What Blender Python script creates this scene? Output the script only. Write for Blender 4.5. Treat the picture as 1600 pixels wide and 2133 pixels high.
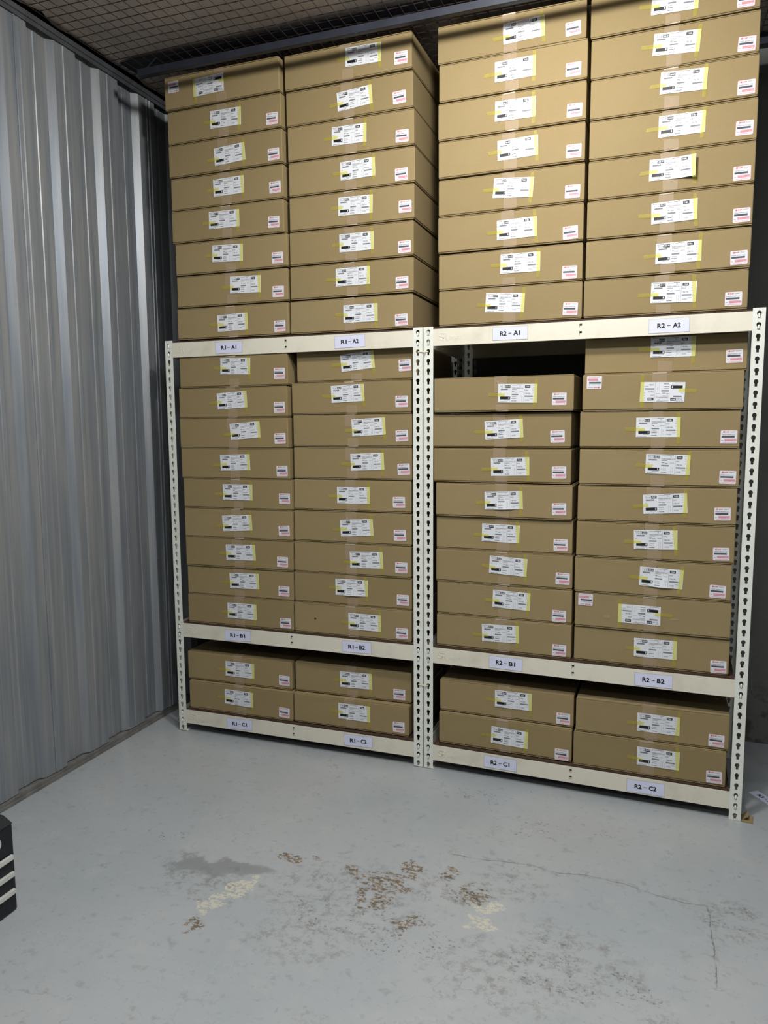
import bpy, bmesh, math, random
from math import sin, cos, pi, radians
from mathutils import Matrix, Vector
from mathutils.geometry import tessellate_polygon
from mathutils import noise as mnoise

for o in list(bpy.data.objects):
    bpy.data.objects.remove(o, do_unlink=True)
scene = bpy.context.scene
COL = scene.collection

# ------------------------------------------------------------------ camera
def make_camera():
    px, py, pz = 2.10676, -2.90747, 1.43644
    yaw, pitch, roll, f = 0.34877, -0.11292, -0.00653, 1560.238
    fwd = Vector((-sin(yaw) * cos(pitch), cos(yaw) * cos(pitch), sin(pitch)))
    right = Vector((cos(yaw), sin(yaw), 0))
    up = right.cross(fwd)
    r = right * cos(roll) + up * sin(roll)
    u = -right * sin(roll) + up * cos(roll)
    cd = bpy.data.cameras.new('camera')
    cam = bpy.data.objects.new('camera', cd)
    COL.objects.link(cam)
    m = Matrix((r, u, -fwd)).transposed().to_4x4()
    m.translation = Vector((px, py, pz))
    cam.matrix_world = m
    cd.sensor_fit = 'VERTICAL'
    cd.sensor_height = 24.0
    cd.sensor_width = 18.0
    cd.lens = 24.0 * f / 2133.0
    cd.clip_start = 0.02
    scene.camera = cam
make_camera()

# ------------------------------------------------------------------ world, exposure, lights
w = bpy.data.worlds.new('world')
scene.world = w
w.use_nodes = True
w.node_tree.nodes['Background'].inputs[0].default_value = (0.75, 0.85, 1.0, 1)
w.node_tree.nodes['Background'].inputs[1].default_value = 0.05
vs = scene.view_settings
vs.view_transform = 'Standard'
vs.look = 'None'
vs.gamma = 1.0
vs.use_curve_mapping = False
vs.exposure = 0.0

def area(name, loc, rot, sx, sy, power, color):
    ld = bpy.data.lights.new(name, 'AREA')
    ld.shape = 'RECTANGLE'
    ld.size = sx
    ld.size_y = sy
    ld.energy = power
    ld.color = color
    o = bpy.data.objects.new(name, ld)
    COL.objects.link(o)
    o.location = loc
    o.rotation_euler = rot
    return o

ld = bpy.data.lights.new('lamp_near_rack', 'POINT')
ld.energy = KEY_POWER = 92
ld.shadow_soft_size = 0.08
ld.color = (1.0, 0.985, 0.955)
ko = bpy.data.objects.new('lamp_near_rack', ld)
COL.objects.link(ko)
ko.location = (1.70, -1.05, 2.93)
area('room_fill', (1.9, -1.85, 2.96), (0, 0, 0), 1.5, 0.25, 58, (0.93, 0.97, 1.0))  # unseen fill light, added to brighten the lower shelves and floor
area('far_room_lamp', (2.6, -3.9, 2.96), (0, 0, 0), 1.2, 0.25, 16, (0.93, 0.97, 1.0))

# ------------------------------------------------------------------ material helpers
class NT:
    def __init__(self, name):
        self.m = bpy.data.materials.new(name)
        self.m.use_nodes = True
        self.t = self.m.node_tree
        self.t.nodes.clear()
        self.out = self.t.nodes.new('ShaderNodeOutputMaterial')
        self.b = self.n('ShaderNodeBsdfPrincipled')
        self.link(self.b.outputs[0], self.out.inputs[0])
    def n(self, kind, **kw):
        nd = self.t.nodes.new(kind)
        for k, v in kw.items():
            setattr(nd, k, v)
        return nd
    def link(self, a, b):
        self.t.links.new(a, b)
    def put(self, sock, v):
        if hasattr(v, 'is_output') or isinstance(v, bpy.types.NodeSocket):
            self.link(v, sock)
        else:
            sock.default_value = v
    def math(self, op, a, b=0.0, c=None, clamp=False):
        nd = self.n('ShaderNodeMath', operation=op)
        nd.use_clamp = clamp
        self.put(nd.inputs[0], a)
        self.put(nd.inputs[1], b)
        if c is not None:
            self.put(nd.inputs[2], c)
        return nd.outputs[0]
    def mix(self, f, a, b):
        nd = self.n('ShaderNodeMix', data_type='RGBA')
        self.put(nd.inputs[0], f)
        self.put(nd.inputs[6], a)
        self.put(nd.inputs[7], b)
        return nd.outputs[2]
    def noise(self, vec, scale, detail=3.0, rough=0.5):
        nd = self.n('ShaderNodeTexNoise')
        nd.inputs['Scale'].default_value = scale
        nd.inputs['Detail'].default_value = detail
        nd.inputs['Roughness'].default_value = rough
        if vec is not None:
            self.link(vec, nd.inputs['Vector'])
        return nd.outputs['Fac']
    def ramp(self, v, a, b):
        nd = self.n('ShaderNodeMapRange', interpolation_type='SMOOTHSTEP')
        self.put(nd.inputs[0], v)
        nd.inputs[1].default_value = a
        nd.inputs[2].default_value = b
        return nd.outputs[0]
    def coord(self, kind='Object'):
        return self.n('ShaderNodeTexCoord').outputs[kind]
    def scaled(self, vec, s, loc=(0, 0, 0)):
        nd = self.n('ShaderNodeMapping')
        nd.inputs['Scale'].default_value = s
        nd.inputs['Location'].default_value = loc
        self.link(vec, nd.inputs[0])
        return nd.outputs[0]
    def bump(self, h, strength, dist=0.001):
        nd = self.n('ShaderNodeBump')
        nd.inputs['Strength'].default_value = strength
        nd.inputs['Distance'].default_value = dist
        self.link(h, nd.inputs['Height'])
        self.link(nd.outputs[0], self.b.inputs['Normal'])
    def base(self, v):
        self.put(self.b.inputs['Base Color'], v)
    def set(self, rough=None, metal=None, spec=None):
        if rough is not None:
            self.put(self.b.inputs['Roughness'], rough)
        if metal is not None:
            self.put(self.b.inputs['Metallic'], metal)
        if spec is not None:
            self.put(self.b.inputs['Specular IOR Level'], spec)

def S(r, g, b):                      # sRGB 0-255 to linear
    f = lambda c: ((c / 255 + 0.055) / 1.055) ** 2.4 if c > 10 else c / 255 / 12.92
    return (f(r), f(g), f(b), 1)

def plain(name, col, rough=0.6, metal=0.0, spec=0.5, var=0.06, scale=30):
    n = NT(name)
    f = n.noise(n.coord(), scale, 3)
    dark = tuple(c * (1 - var * 2.2) for c in col[:3]) + (1,)
    n.base(n.mix(n.ramp(f, 0.3, 0.7), dark, col))
    n.set(rough, metal, spec)
    return n.m

# cardboard: kraft colour with faint flute lines, fibres and slight carton-to-carton differences
def m_cardboard():
    n = NT('cardboard')
    co = n.coord()
    info = n.n('ShaderNodeObjectInfo').outputs['Random']
    flutes = n.noise(n.scaled(co, (260, 260, 3)), 1.0, 1)
    fib = n.noise(n.scaled(co, (1, 1, 1)), 420, 2)
    big = n.noise(co, 5, 2)
    c = n.mix(info, (0.246, 0.186, 0.089, 1), (0.284, 0.216, 0.108, 1))
    c = n.mix(n.math('MULTIPLY', n.ramp(big, 0.3, 0.75), 0.35), c, (0.25, 0.182, 0.084, 1))
    c = n.mix(n.math('MULTIPLY', n.ramp(fib, 0.35, 0.7), 0.22), c, (0.185, 0.134, 0.062, 1))
    n.base(c)
    n.set(0.82, 0, 0.25)
    h = n.math('ADD', n.math('MULTIPLY', flutes, 0.5), n.math('MULTIPLY', big, 1.5))
    n.bump(h, 0.35, 0.0012)
    return n.m

def tape_mat(name, col, tint, cover, rough=0.3):
    n = NT(name)
    co = n.coord()
    n.base(col)
    n.set(rough, 0, 0.5)
    n.bump(n.noise(co, 90, 3), 0.25, 0.0006)
    tr = n.n('ShaderNodeBsdfTransparent')
    tr.inputs[0].default_value = tint
    mx = n.n('ShaderNodeMixShader')
    f = n.math('ADD', cover - 0.06, n.math('MULTIPLY', n.noise(co, 60, 2), 0.12))
    n.link(f, mx.inputs[0])
    n.link(tr.outputs[0], mx.inputs[1])
    n.link(n.b.outputs[0], mx.inputs[2])
    n.link(mx.outputs[0], n.out.inputs[0])
    return n.m

def m_paint(name, col, grime):
    n = NT(name)
    co = n.coord()
    big = n.noise(co, 9, 4, 0.6)
    sp = n.noise(co, 160, 3, 0.7)
    c = n.mix(n.math('MULTIPLY', n.ramp(big, 0.45, 0.8), 0.35), col, grime)
    c = n.mix(n.math('MULTIPLY', n.ramp(sp, 0.68, 0.75), 0.5), c, grime)
    n.base(c)
    n.set(0.42, 0, 0.5)
    n.bump(n.noise(co, 300, 2), 0.1, 0.0004)
    return n.m

def m_sheet():
    n = NT('galvanised_sheet')
    co = n.coord()
    streak = n.noise(n.scaled(co, (1, 14, 0.5)), 3.0, 4, 0.6)
    spang = n.noise(co, 220, 2)
    c = n.mix(n.ramp(streak, 0.3, 0.7), (0.205, 0.232, 0.265, 1), (0.30, 0.308, 0.312, 1))
    c = n.mix(n.math('MULTIPLY', n.ramp(spang, 0.4, 0.7), 0.15), c, (0.2, 0.21, 0.22, 1))
    n.base(c)
    n.set(n.math('ADD', 0.36, n.math('MULTIPLY', streak, 0.16)), 0.42, 0.5)
    n.bump(n.noise(n.scaled(co, (1, 6, 0.4)), 5, 2), 0.12, 0.004)
    return n.m

FLOOR_POLY = [(1.50, -0.592), (1.596, -0.588), (1.66, -0.573), (1.753, -0.568), (1.85, -0.580), (1.93, -0.563),
              (2.054, -0.567), (2.14, -0.592), (2.236, -0.605), (2.29, -0.598), (2.300, -0.64), (2.296, -0.70),
              (2.302, -0.80), (2.296, -0.95)]

def m_floor():
    n = NT('painted_floor')
    co = n.coord()
    sep = n.n('ShaderNodeSeparateXYZ')
    n.link(co, sep.inputs[0])
    # slightly warped coordinates so that stain outlines are irregular
    wn = n.n('ShaderNodeTexNoise')
    wn.inputs['Scale'].default_value = 14
    wn.inputs['Detail'].default_value = 4
    n.link(co, wn.inputs['Vector'])
    ws = n.n('ShaderNodeSeparateXYZ')
    n.link(wn.outputs['Color'], ws.inputs[0])
    X = n.math('ADD', sep.outputs[0], n.math('MULTIPLY', n.math('SUBTRACT', ws.outputs[0], 0.5), 0.16))
    Y = n.math('ADD', sep.outputs[1], n.math('MULTIPLY', n.math('SUBTRACT', ws.outputs[1], 0.5), 0.16))
    def blob(cx, cy, rx, ry, ang=0.0):
        dx = n.math('SUBTRACT', X, cx)
        dy = n.math('SUBTRACT', Y, cy)
        ca, sa = cos(radians(ang)), sin(radians(ang))
        u = n.math('MULTIPLY', n.math('ADD', n.math('MULTIPLY', dx, ca), n.math('MULTIPLY', dy, sa)), 1 / rx)
        v = n.math('MULTIPLY', n.math('SUBTRACT', n.math('MULTIPLY', dy, ca), n.math('MULTIPLY', dx, sa)), 1 / ry)
        d = n.math('ADD', n.math('MULTIPLY', u, u), n.math('MULTIPLY', v, v))
        return n.math('SUBTRACT', 1.0, d, clamp=True)
    def any_of(lst):
        r = lst[0]
        for b in lst[1:]:
            r = n.math('MAXIMUM', r, b)
        return r
    big = n.noise(co, 1.6, 3)
    mid = n.noise(co, 7, 4, 0.6)
    fine = n.noise(co, 38, 4, 0.65)
    chip = n.noise(n.scaled(co, (1, 1.5, 1), (3.1, 0.7, 0)), 62, 5, 0.68)
    grit = n.noise(co, 120, 4, 0.7)
    c = n.mix(n.ramp(big, 0.3, 0.7), S(149, 155, 158), S(160, 163, 164))
    c = n.mix(n.math('MULTIPLY', n.ramp(mid, 0.55, 0.8), 0.35), c, S(150, 154, 156))
    c = n.mix(n.math('MULTIPLY', n.ramp(fine, 0.58, 0.72), 0.40), c, S(130, 132, 131))
    c = n.mix(n.math('MULTIPLY', n.ramp(grit, 0.60, 0.70), n.math('MULTIPLY', n.ramp(mid, 0.42, 0.6), 0.5)), c, S(112, 114, 113))
    lite = n.noise(n.scaled(co, (1, 1, 1), (9, 2, 0)), 11, 4, 0.6)
    c = n.mix(n.math('MULTIPLY', n.ramp(lite, 0.55, 0.7), 0.25), c, S(174, 174, 171))
    # worn grey areas
    worn = any_of([blob(1.72, -0.71, 0.16, 0.10), blob(1.56, -0.77, 0.16, 0.12), blob(1.24, -0.93, 0.30, 0.26),
                   blob(1.95, -0.95, 0.24, 0.13, -25), blob(1.80, -1.08, 0.25, 0.16), blob(1.20, -1.15, 0.2, 0.1),
                   blob(0.80, -1.0, 0.20, 0.14), blob(2.36, -0.66, 0.12, 0.12), blob(2.15, -1.1, 0.07, 0.08)])
    clot = n.noise(n.scaled(co, (1, 1.2, 1), (4.4, 8.1, 0)), 17, 4, 0.6)
    wm = n.math('MULTIPLY', n.math('MULTIPLY', n.ramp(worn, 0.0, 0.8), n.ramp(clot, 0.38, 0.58)), n.math('ADD', 0.10, n.math('MULTIPLY', n.ramp(n.math('ADD', n.math('MULTIPLY', fine, 0.6), n.math('MULTIPLY', grit, 0.4)), 0.46, 0.56), 0.85)))
    c = n.mix(n.math('MULTIPLY', wm, 0.62), c, S(122, 121, 117))
    everywhere = n.math('MULTIPLY', n.ramp(clot, 0.53, 0.66), n.ramp(fine, 0.46, 0.60))
    c = n.mix(n.math('MULTIPLY', everywhere, 0.38), c, S(118, 119, 117))
    # dark damp smear
    sm = blob(0.80, -0.915, 0.20, 0.055, 8)
    sm2 = blob(0.71, -0.93, 0.12, 0.075, 0)
    smm = n.math('MAXIMUM', n.ramp(sm, 0.05, 0.6), n.math('MULTIPLY', n.ramp(sm2, 0.1, 0.6), n.ramp(fine, 0.42, 0.58)))
    c = n.mix(n.math('MULTIPLY', smm, 0.75), c, S(118, 120, 120))
    # cream chips
    cr = any_of([blob(0.905, -1.03, 0.035, 0.13, -28), blob(0.873, -1.11, 0.05, 0.04), blob(1.668, -0.845, 0.05, 0.035),
                 blob(1.675, -0.92, 0.05, 0.03)])
    cm = n.math('MULTIPLY', n.ramp(cr, 0.1, 0.4), n.ramp(chip, 0.46, 0.52))
    c = n.mix(n.math('MULTIPLY', cm, 0.75), c, S(196, 190, 168))
    # brown chips where the coating is gone
    br = any_of([blob(1.336, -0.895, 0.075, 0.075), blob(1.35, -0.80, 0.10, 0.045), blob(1.22, -0.78, 0.05, 0.035),
                 blob(1.02, -0.785, 0.07, 0.02, 20), blob(1.512, -0.70, 0.05, 0.05), blob(1.46, -0.99, 0.03, 0.05),
                 blob(0.885, -1.19, 0.05, 0.04), blob(1.40, -0.73, 0.05, 0.05), blob(1.62, -0.78, 0.05, 0.05)])
    bm_ = n.math('MULTIPLY', n.math('MULTIPLY', n.ramp(br, 0.0, 0.35), n.ramp(clot, 0.42, 0.50)), n.ramp(chip, 0.485, 0.515))
    bcol = n.mix(n.ramp(fine, 0.42, 0.58), S(122, 100, 70), S(86, 74, 58))
    c = n.mix(n.math('MULTIPLY', bm_, 0.95), c, bcol)
    # dark pits
    dk = any_of([blob(1.18, -0.99, 0.07, 0.035), blob(1.56, -0.80, 0.12, 0.08), blob(1.24, -1.03, 0.16, 0.05),
                 blob(1.45, -1.02, 0.2, 0.12), blob(1.494, -0.16, 0.12, 0.05), blob(1.85, -0.93, 0.10, 0.05),
                 blob(2.35, -0.65, 0.08, 0.09), blob(1.95, -1.05, 0.25, 0.1), blob(0.52, -0.80, 0.10, 0.03),
                 blob(1.70, -0.36, 0.1, 0.04), blob(1.86, -0.30, 0.2, 0.03)])
    dn = n.noise(n.scaled(co, (1, 1.3, 1), (1.7, 5.2, 0)), 85, 5, 0.66)
    dm = n.math('MULTIPLY', n.math('MULTIPLY', n.ramp(dk, 0.0, 0.5), n.ramp(clot, 0.44, 0.54)), n.ramp(dn, 0.555, 0.60))
    c = n.mix(n.math('MULTIPLY', dm, 0.75), c, S(88, 88, 85))
    # scattered specks everywhere
    vn = n.n('ShaderNodeTexVoronoi')
    vn.inputs['Scale'].default_value = 7.0
    vn.inputs['Randomness'].default_value = 1.0
    n.link(co, vn.inputs['Vector'])
    spk = n.math('LESS_THAN', vn.outputs['Distance'], n.math('MULTIPLY', n.ramp(n.noise(co, 5, 1), 0.5, 0.7), 0.034))
    c = n.mix(n.math('MULTIPLY', spk, 0.6), c, S(70, 70, 70))
    # long crack
    crack = None
    for (ax, ay), (bx, by) in zip(FLOOR_POLY[:-1], FLOOR_POLY[1:]):
        L2 = (bx - ax) ** 2 + (by - ay) ** 2
        X2 = n.math('ADD', sep.outputs[0], n.math('MULTIPLY', n.math('SUBTRACT', fine, 0.5), 0.02))
        Y2 = n.math('ADD', sep.outputs[1], n.math('MULTIPLY', n.math('SUBTRACT', mid, 0.5), 0.05))
        px = n.math('SUBTRACT', X2, ax)
        py = n.math('SUBTRACT', Y2, ay)
        t = n.math('ADD', n.math('MULTIPLY', px, (bx - ax) / L2), n.math('MULTIPLY', py, (by - ay) / L2), clamp=True)
        ex = n.math('SUBTRACT', px, n.math('MULTIPLY', t, bx - ax))
        ey = n.math('SUBTRACT', py, n.math('MULTIPLY', t, by - ay))
        d = n.math('SQRT', n.math('ADD', n.math('MULTIPLY', ex, ex), n.math('MULTIPLY', ey, ey)))
        crack = d if crack is None else n.math('MINIMUM', crack, d)
    cw = n.math('SUBTRACT', 1.0, n.ramp(crack, 0.0006, 0.0024))
    halo = n.math('MULTIPLY', n.math('SUBTRACT', 1.0, n.ramp(crack, 0.003, 0.03)), n.ramp(fine, 0.50, 0.62))
    c = n.mix(n.math('MULTIPLY', halo, 0.6), c, S(130, 130, 126))
    c = n.mix(n.math('MULTIPLY', cw, n.math('MULTIPLY', n.ramp(clot, 0.35, 0.6), 0.85)), c, S(92, 92, 88))
    # hairline crazing
    cz = n.n('ShaderNodeTexVoronoi', feature='DISTANCE_TO_EDGE')
    cz.inputs['Scale'].default_value = 5.5
    v3 = n.n('ShaderNodeCombineXYZ')
    n.link(X, v3.inputs[0])
    n.link(Y, v3.inputs[1])
    n.link(v3.outputs[0], cz.inputs['Vector'])
    cl = n.math('MULTIPLY', n.math('LESS_THAN', cz.outputs['Distance'], 0.008),
                n.math('MULTIPLY', n.ramp(big, 0.5, 0.65), n.ramp(mid, 0.45, 0.6)))
    c = n.mix(n.math('MULTIPLY', cl, 0.5), c, S(120, 122, 122))
    n.base(c)
    rough = n.math('ADD', 0.20, n.math('MULTIPLY', mid, 0.20))
    rough = n.math('ADD', rough, n.math('MULTIPLY', n.math('MAXIMUM', bm_, n.math('MAXIMUM', wm, dm)), 0.4))
    n.set(rough, 0, 0.5)
    hh = n.math('SUBTRACT', n.math('MULTIPLY', mid, 0.5), n.math('MAXIMUM', bm_, n.math('MAXIMUM', dm, cw)))
    n.bump(hh, 0.35, 0.0015)
    return n.m

def m_wall_concrete():
    n = NT('concrete_wall')
    co = n.coord()
    sep = n.n('ShaderNodeSeparateXYZ')
    n.link(co, sep.inputs[0])
    low = n.math('SUBTRACT', 1.0, n.ramp(sep.outputs[2], 0.12, 0.40))
    peel = n.math('MULTIPLY', low, n.ramp(n.noise(co, 14, 5, 0.65), 0.45, 0.6))
    c = n.mix(n.ramp(n.noise(co, 3, 4), 0.3, 0.7), S(100, 101, 97), S(112, 112, 107))
    c = n.mix(n.math('MULTIPLY', peel, 0.8), c, S(70, 66, 58))
    n.base(c)
    n.set(0.8, 0, 0.3)
    n.bump(n.noise(co, 20, 5), 0.4, 0.004)
    return n.m

def m_insul():
    n = NT('insulation_board')
    co = n.coord()
    c = n.mix(n.ramp(n.noise(co, 6, 4, 0.6), 0.3, 0.7), S(196, 182, 172), S(178, 169, 160))
    c = n.mix(n.math('MULTIPLY', n.ramp(n.noise(co, 90, 3), 0.4, 0.7), 0.2), c, S(146, 138, 130))
    n.base(c)
    n.set(0.75, 0, 0.3)
    n.bump(n.noise(co, 30, 4), 0.5, 0.003)
    return n.m

M = {
    'card': m_cardboard(),
    'beam': m_paint('cream_beam_paint', (0.70, 0.665, 0.55, 1), (0.42, 0.38, 0.28, 1)),
    'post': m_paint('white_post_paint', (0.72, 0.735, 0.665, 1), (0.5, 0.5, 0.42, 1)),
    'sheet': m_sheet(),
    'floor': m_floor(),
    'conc': m_wall_concrete(),
    'insul': m_insul(),
    'steel': plain('dark_blue_steel', S(48, 51, 62), 0.5, 0.3, 0.5, 0.12, 12),
    'rail': plain('grey_rail', S(92, 94, 98), 0.5, 0.4, 0.5, 0.12, 14),
    'track': plain('floor_track', S(128, 126, 122), 0.5, 0.3, 0.5, 0.15, 18),
    'wire': plain('net_wire', S(60, 50, 46), 0.7, 0.2, 0.3, 0.1, 20),
    'deck': plain('brown_deck_board', S(74, 57, 46), 0.8, 0, 0.2, 0.18, 60),
    'paper': plain('label_paper', (0.68, 0.695, 0.72, 1), 0.55, 0, 0.4, 0.01, 20),
    'plate': plain('plate_paper', (0.66, 0.68, 0.84, 1), 0.35, 0, 0.5, 0.01, 20),
    'plate_edge': plain('plate_edge', S(150, 150, 160), 0.4, 0, 0.5, 0.02, 20),
    'ink': plain('black_ink', S(20, 20, 24), 0.5, 0, 0.4, 0.02, 20),
    'grey': plain('grey_ink', (0.19, 0.19, 0.22, 1), 0.6, 0, 0.3, 0.02, 20),
    'dgrey': plain('dark_grey_ink', (0.07, 0.072, 0.095, 1), 0.6, 0, 0.3, 0.02, 20),
    'red': plain('red_ink', (0.5, 0.025, 0.05, 1), 0.6, 0, 0.3, 0.02, 20),
    'pink': plain('pink_ink', (0.62, 0.36, 0.41, 1), 0.6, 0, 0.3, 0.02, 20),
    'ytape': tape_mat('yellow_tape', (0.62, 0.58, 0.16, 1), (1.0, 0.985, 0.60, 1), 0.22, 0.4),
    'ctape': tape_mat('clear_brown_tape', (0.52, 0.40, 0.28, 1), (1.0, 0.985, 0.94, 1), 0.38, 0.45),
    'sliver': plain('tape_fold', (0.48, 0.39, 0.26, 1), 0.5, 0, 0.4, 0.05, 30),
    'black': plain('black_plastic', S(20, 22, 28), 0.45, 0, 0.4, 0.1, 10),
    'lid': plain('dark_lid_plastic', S(28, 29, 34), 0.55, 0, 0.4, 0.1, 10),
    'silver': plain('pale_metal_bar', S(206, 206, 200), 0.35, 0.2, 0.5, 0.03, 10),
    'tie': plain('cable_tie_nylon', S(226, 220, 196), 0.4, 0, 0.5, 0.02, 10),
    'rivet': plain('rivet_white', S(236, 234, 222), 0.35, 0, 0.5, 0.02, 10),
}

# ------------------------------------------------------------------ mesh helpers
def mesh_from(bm, name, mats):
    me = bpy.data.meshes.new(name)
    bmesh.ops.recalc_face_normals(bm, faces=bm.faces)
    bm.to_mesh(me)
    bm.free()
    for m in (mats if isinstance(mats, (list, tuple)) else [mats]):
        me.materials.append(m)
    return me

def link(name, me, parent=None, loc=(0, 0, 0), rot=(0, 0, 0), label=None):
    o = bpy.data.objects.new(name, me)
    COL.objects.link(o)
    if parent is not None:
        o.parent = parent
    o.location = loc
    o.rotation_euler = rot
    if label:
        o['label'] = label
    return o

def empty(name, loc, rz=0.0, label=None, cat=None, group=None):
    o = bpy.data.objects.new(name, None)
    COL.objects.link(o)
    o.empty_display_size = 0.05
    o.location = loc
    o.rotation_euler = (0, 0, rz)
    tag(o, label, cat, group)
    return o

def tag(o, label=None, cat=None, group=None, kind=None):
    for k, v in (('label', label), ('category', cat), ('group', group), ('kind', kind)):
        if v:
            o[k] = v
    return o

def box(bm, x0, x1, y0, y1, z0, z1, mi=0, bevel=0.0):
    r = bmesh.ops.create_cube(bm, size=1.0)
    vs_ = r['verts']
    for v in vs_:
        v.co = Vector((x0 + (v.co.x + .5) * (x1 - x0), y0 + (v.co.y + .5) * (y1 - y0), z0 + (v.co.z + .5) * (z1 - z0)))
    fs = {f for v in vs_ for f in v.link_faces}
    for f in fs:
        f.material_index = mi
    if bevel > 0:
        es = list({e for v in vs_ for e in v.link_edges})
        r2 = bmesh.ops.bevel(bm, geom=es, offset=bevel, segments=2, profile=0.5, affect='EDGES', clamp_overlap=True)
        for f in r2['faces']:
            f.material_index = mi
    return vs_

def box_mesh(name, dims, mat, bevel=0.0):
    bm = bmesh.new()
    box(bm, *dims, bevel=bevel)
    return mesh_from(bm, name, mat)

def smooth(me):
    for p in me.polygons:
        p.use_smooth = True
    return me

def quad(bm, x0, x1, z0, z1, y, mi):
    f = bm.faces.new([bm.verts.new((x0, y, z0)), bm.verts.new((x1, y, z0)), bm.verts.new((x1, y, z1)), bm.verts.new((x0, y, z1))])
    f.material_index = mi
    return f

_tc = {}
def text_geo(s, bold=0.0, extrude=0.0, res=2):
    """vertices and faces of a line of text, unit size, baseline at 0"""
    key = (s, bold, extrude, res)
    if key in _tc:
        return _tc[key]
    cu = bpy.data.curves.new('t', 'FONT')
    cu.body = s
    cu.size = 1.0
    cu.offset = bold
    cu.extrude = extrude
    cu.resolution_u = res
    cu.fill_mode = 'BOTH' if extrude else 'FRONT'
    ob = bpy.data.objects.new('t', cu)
    COL.objects.link(ob)
    dg = bpy.context.evaluated_depsgraph_get()
    dg.update()
    me = bpy.data.meshes.new_from_object(ob.evaluated_get(dg))
    vsx = [tuple(v.co) for v in me.vertices]
    fs = [tuple(p.vertices) for p in me.polygons]
    bpy.data.objects.remove(ob, do_unlink=True)
    bpy.data.meshes.remove(me)
    xs = [v[0] for v in vsx]
    ys = [v[1] for v in vsx]
    _tc[key] = (vsx, fs, min(xs), max(xs), min(ys), max(ys))
    return _tc[key]

def put_smudge(bm, u0, u1, z0, z1, y, mi, seed, words=3):
    """a line of print too small to read: a row of word-long bars"""
    rnd = random.Random(seed)
    ws = [rnd.uniform(.5, 1.5) for _ in range(words)]
    gap = 0.12 * (u1 - u0) / max(1, words)
    k = (u1 - u0 - gap * (words - 1)) / sum(ws)
    x = u0
    for w_ in ws:
        quad(bm, x, x + w_ * k, z0, z1, y, mi)
        x += w_ * k + gap

def put_text(bm, s, x0, z0, h, width=None, y=0.0, mi=0, bold=0.0, extrude=0.0, vertical=False, center=False, res=2, depth=1.0):
    """text in the XZ plane, cap height h, lower left at x0,z0; width stretches it"""
    vv, ff, a, b, c, d = text_geo(s, bold, extrude, res)
    sy = h / (d - c)
    sx = sy if width is None else width / (b - a)
    off = -(b - a) * sx / 2 if center else 0
    nv = []
    for (tx, ty, tz) in vv:
        u = (tx - a) * sx + off
        v = (ty - c) * sy - (h / 2 if center else 0)
        if vertical:
            u, v = -v, u
        nv.append(bm.verts.new((x0 + u, y - tz * depth, z0 + v)))
    for f in ff:
        try:
            nf = bm.faces.new([nv[i] for i in f])
            nf.material_index = mi
        except ValueError:
            pass
    return (b - a) * sx

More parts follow.
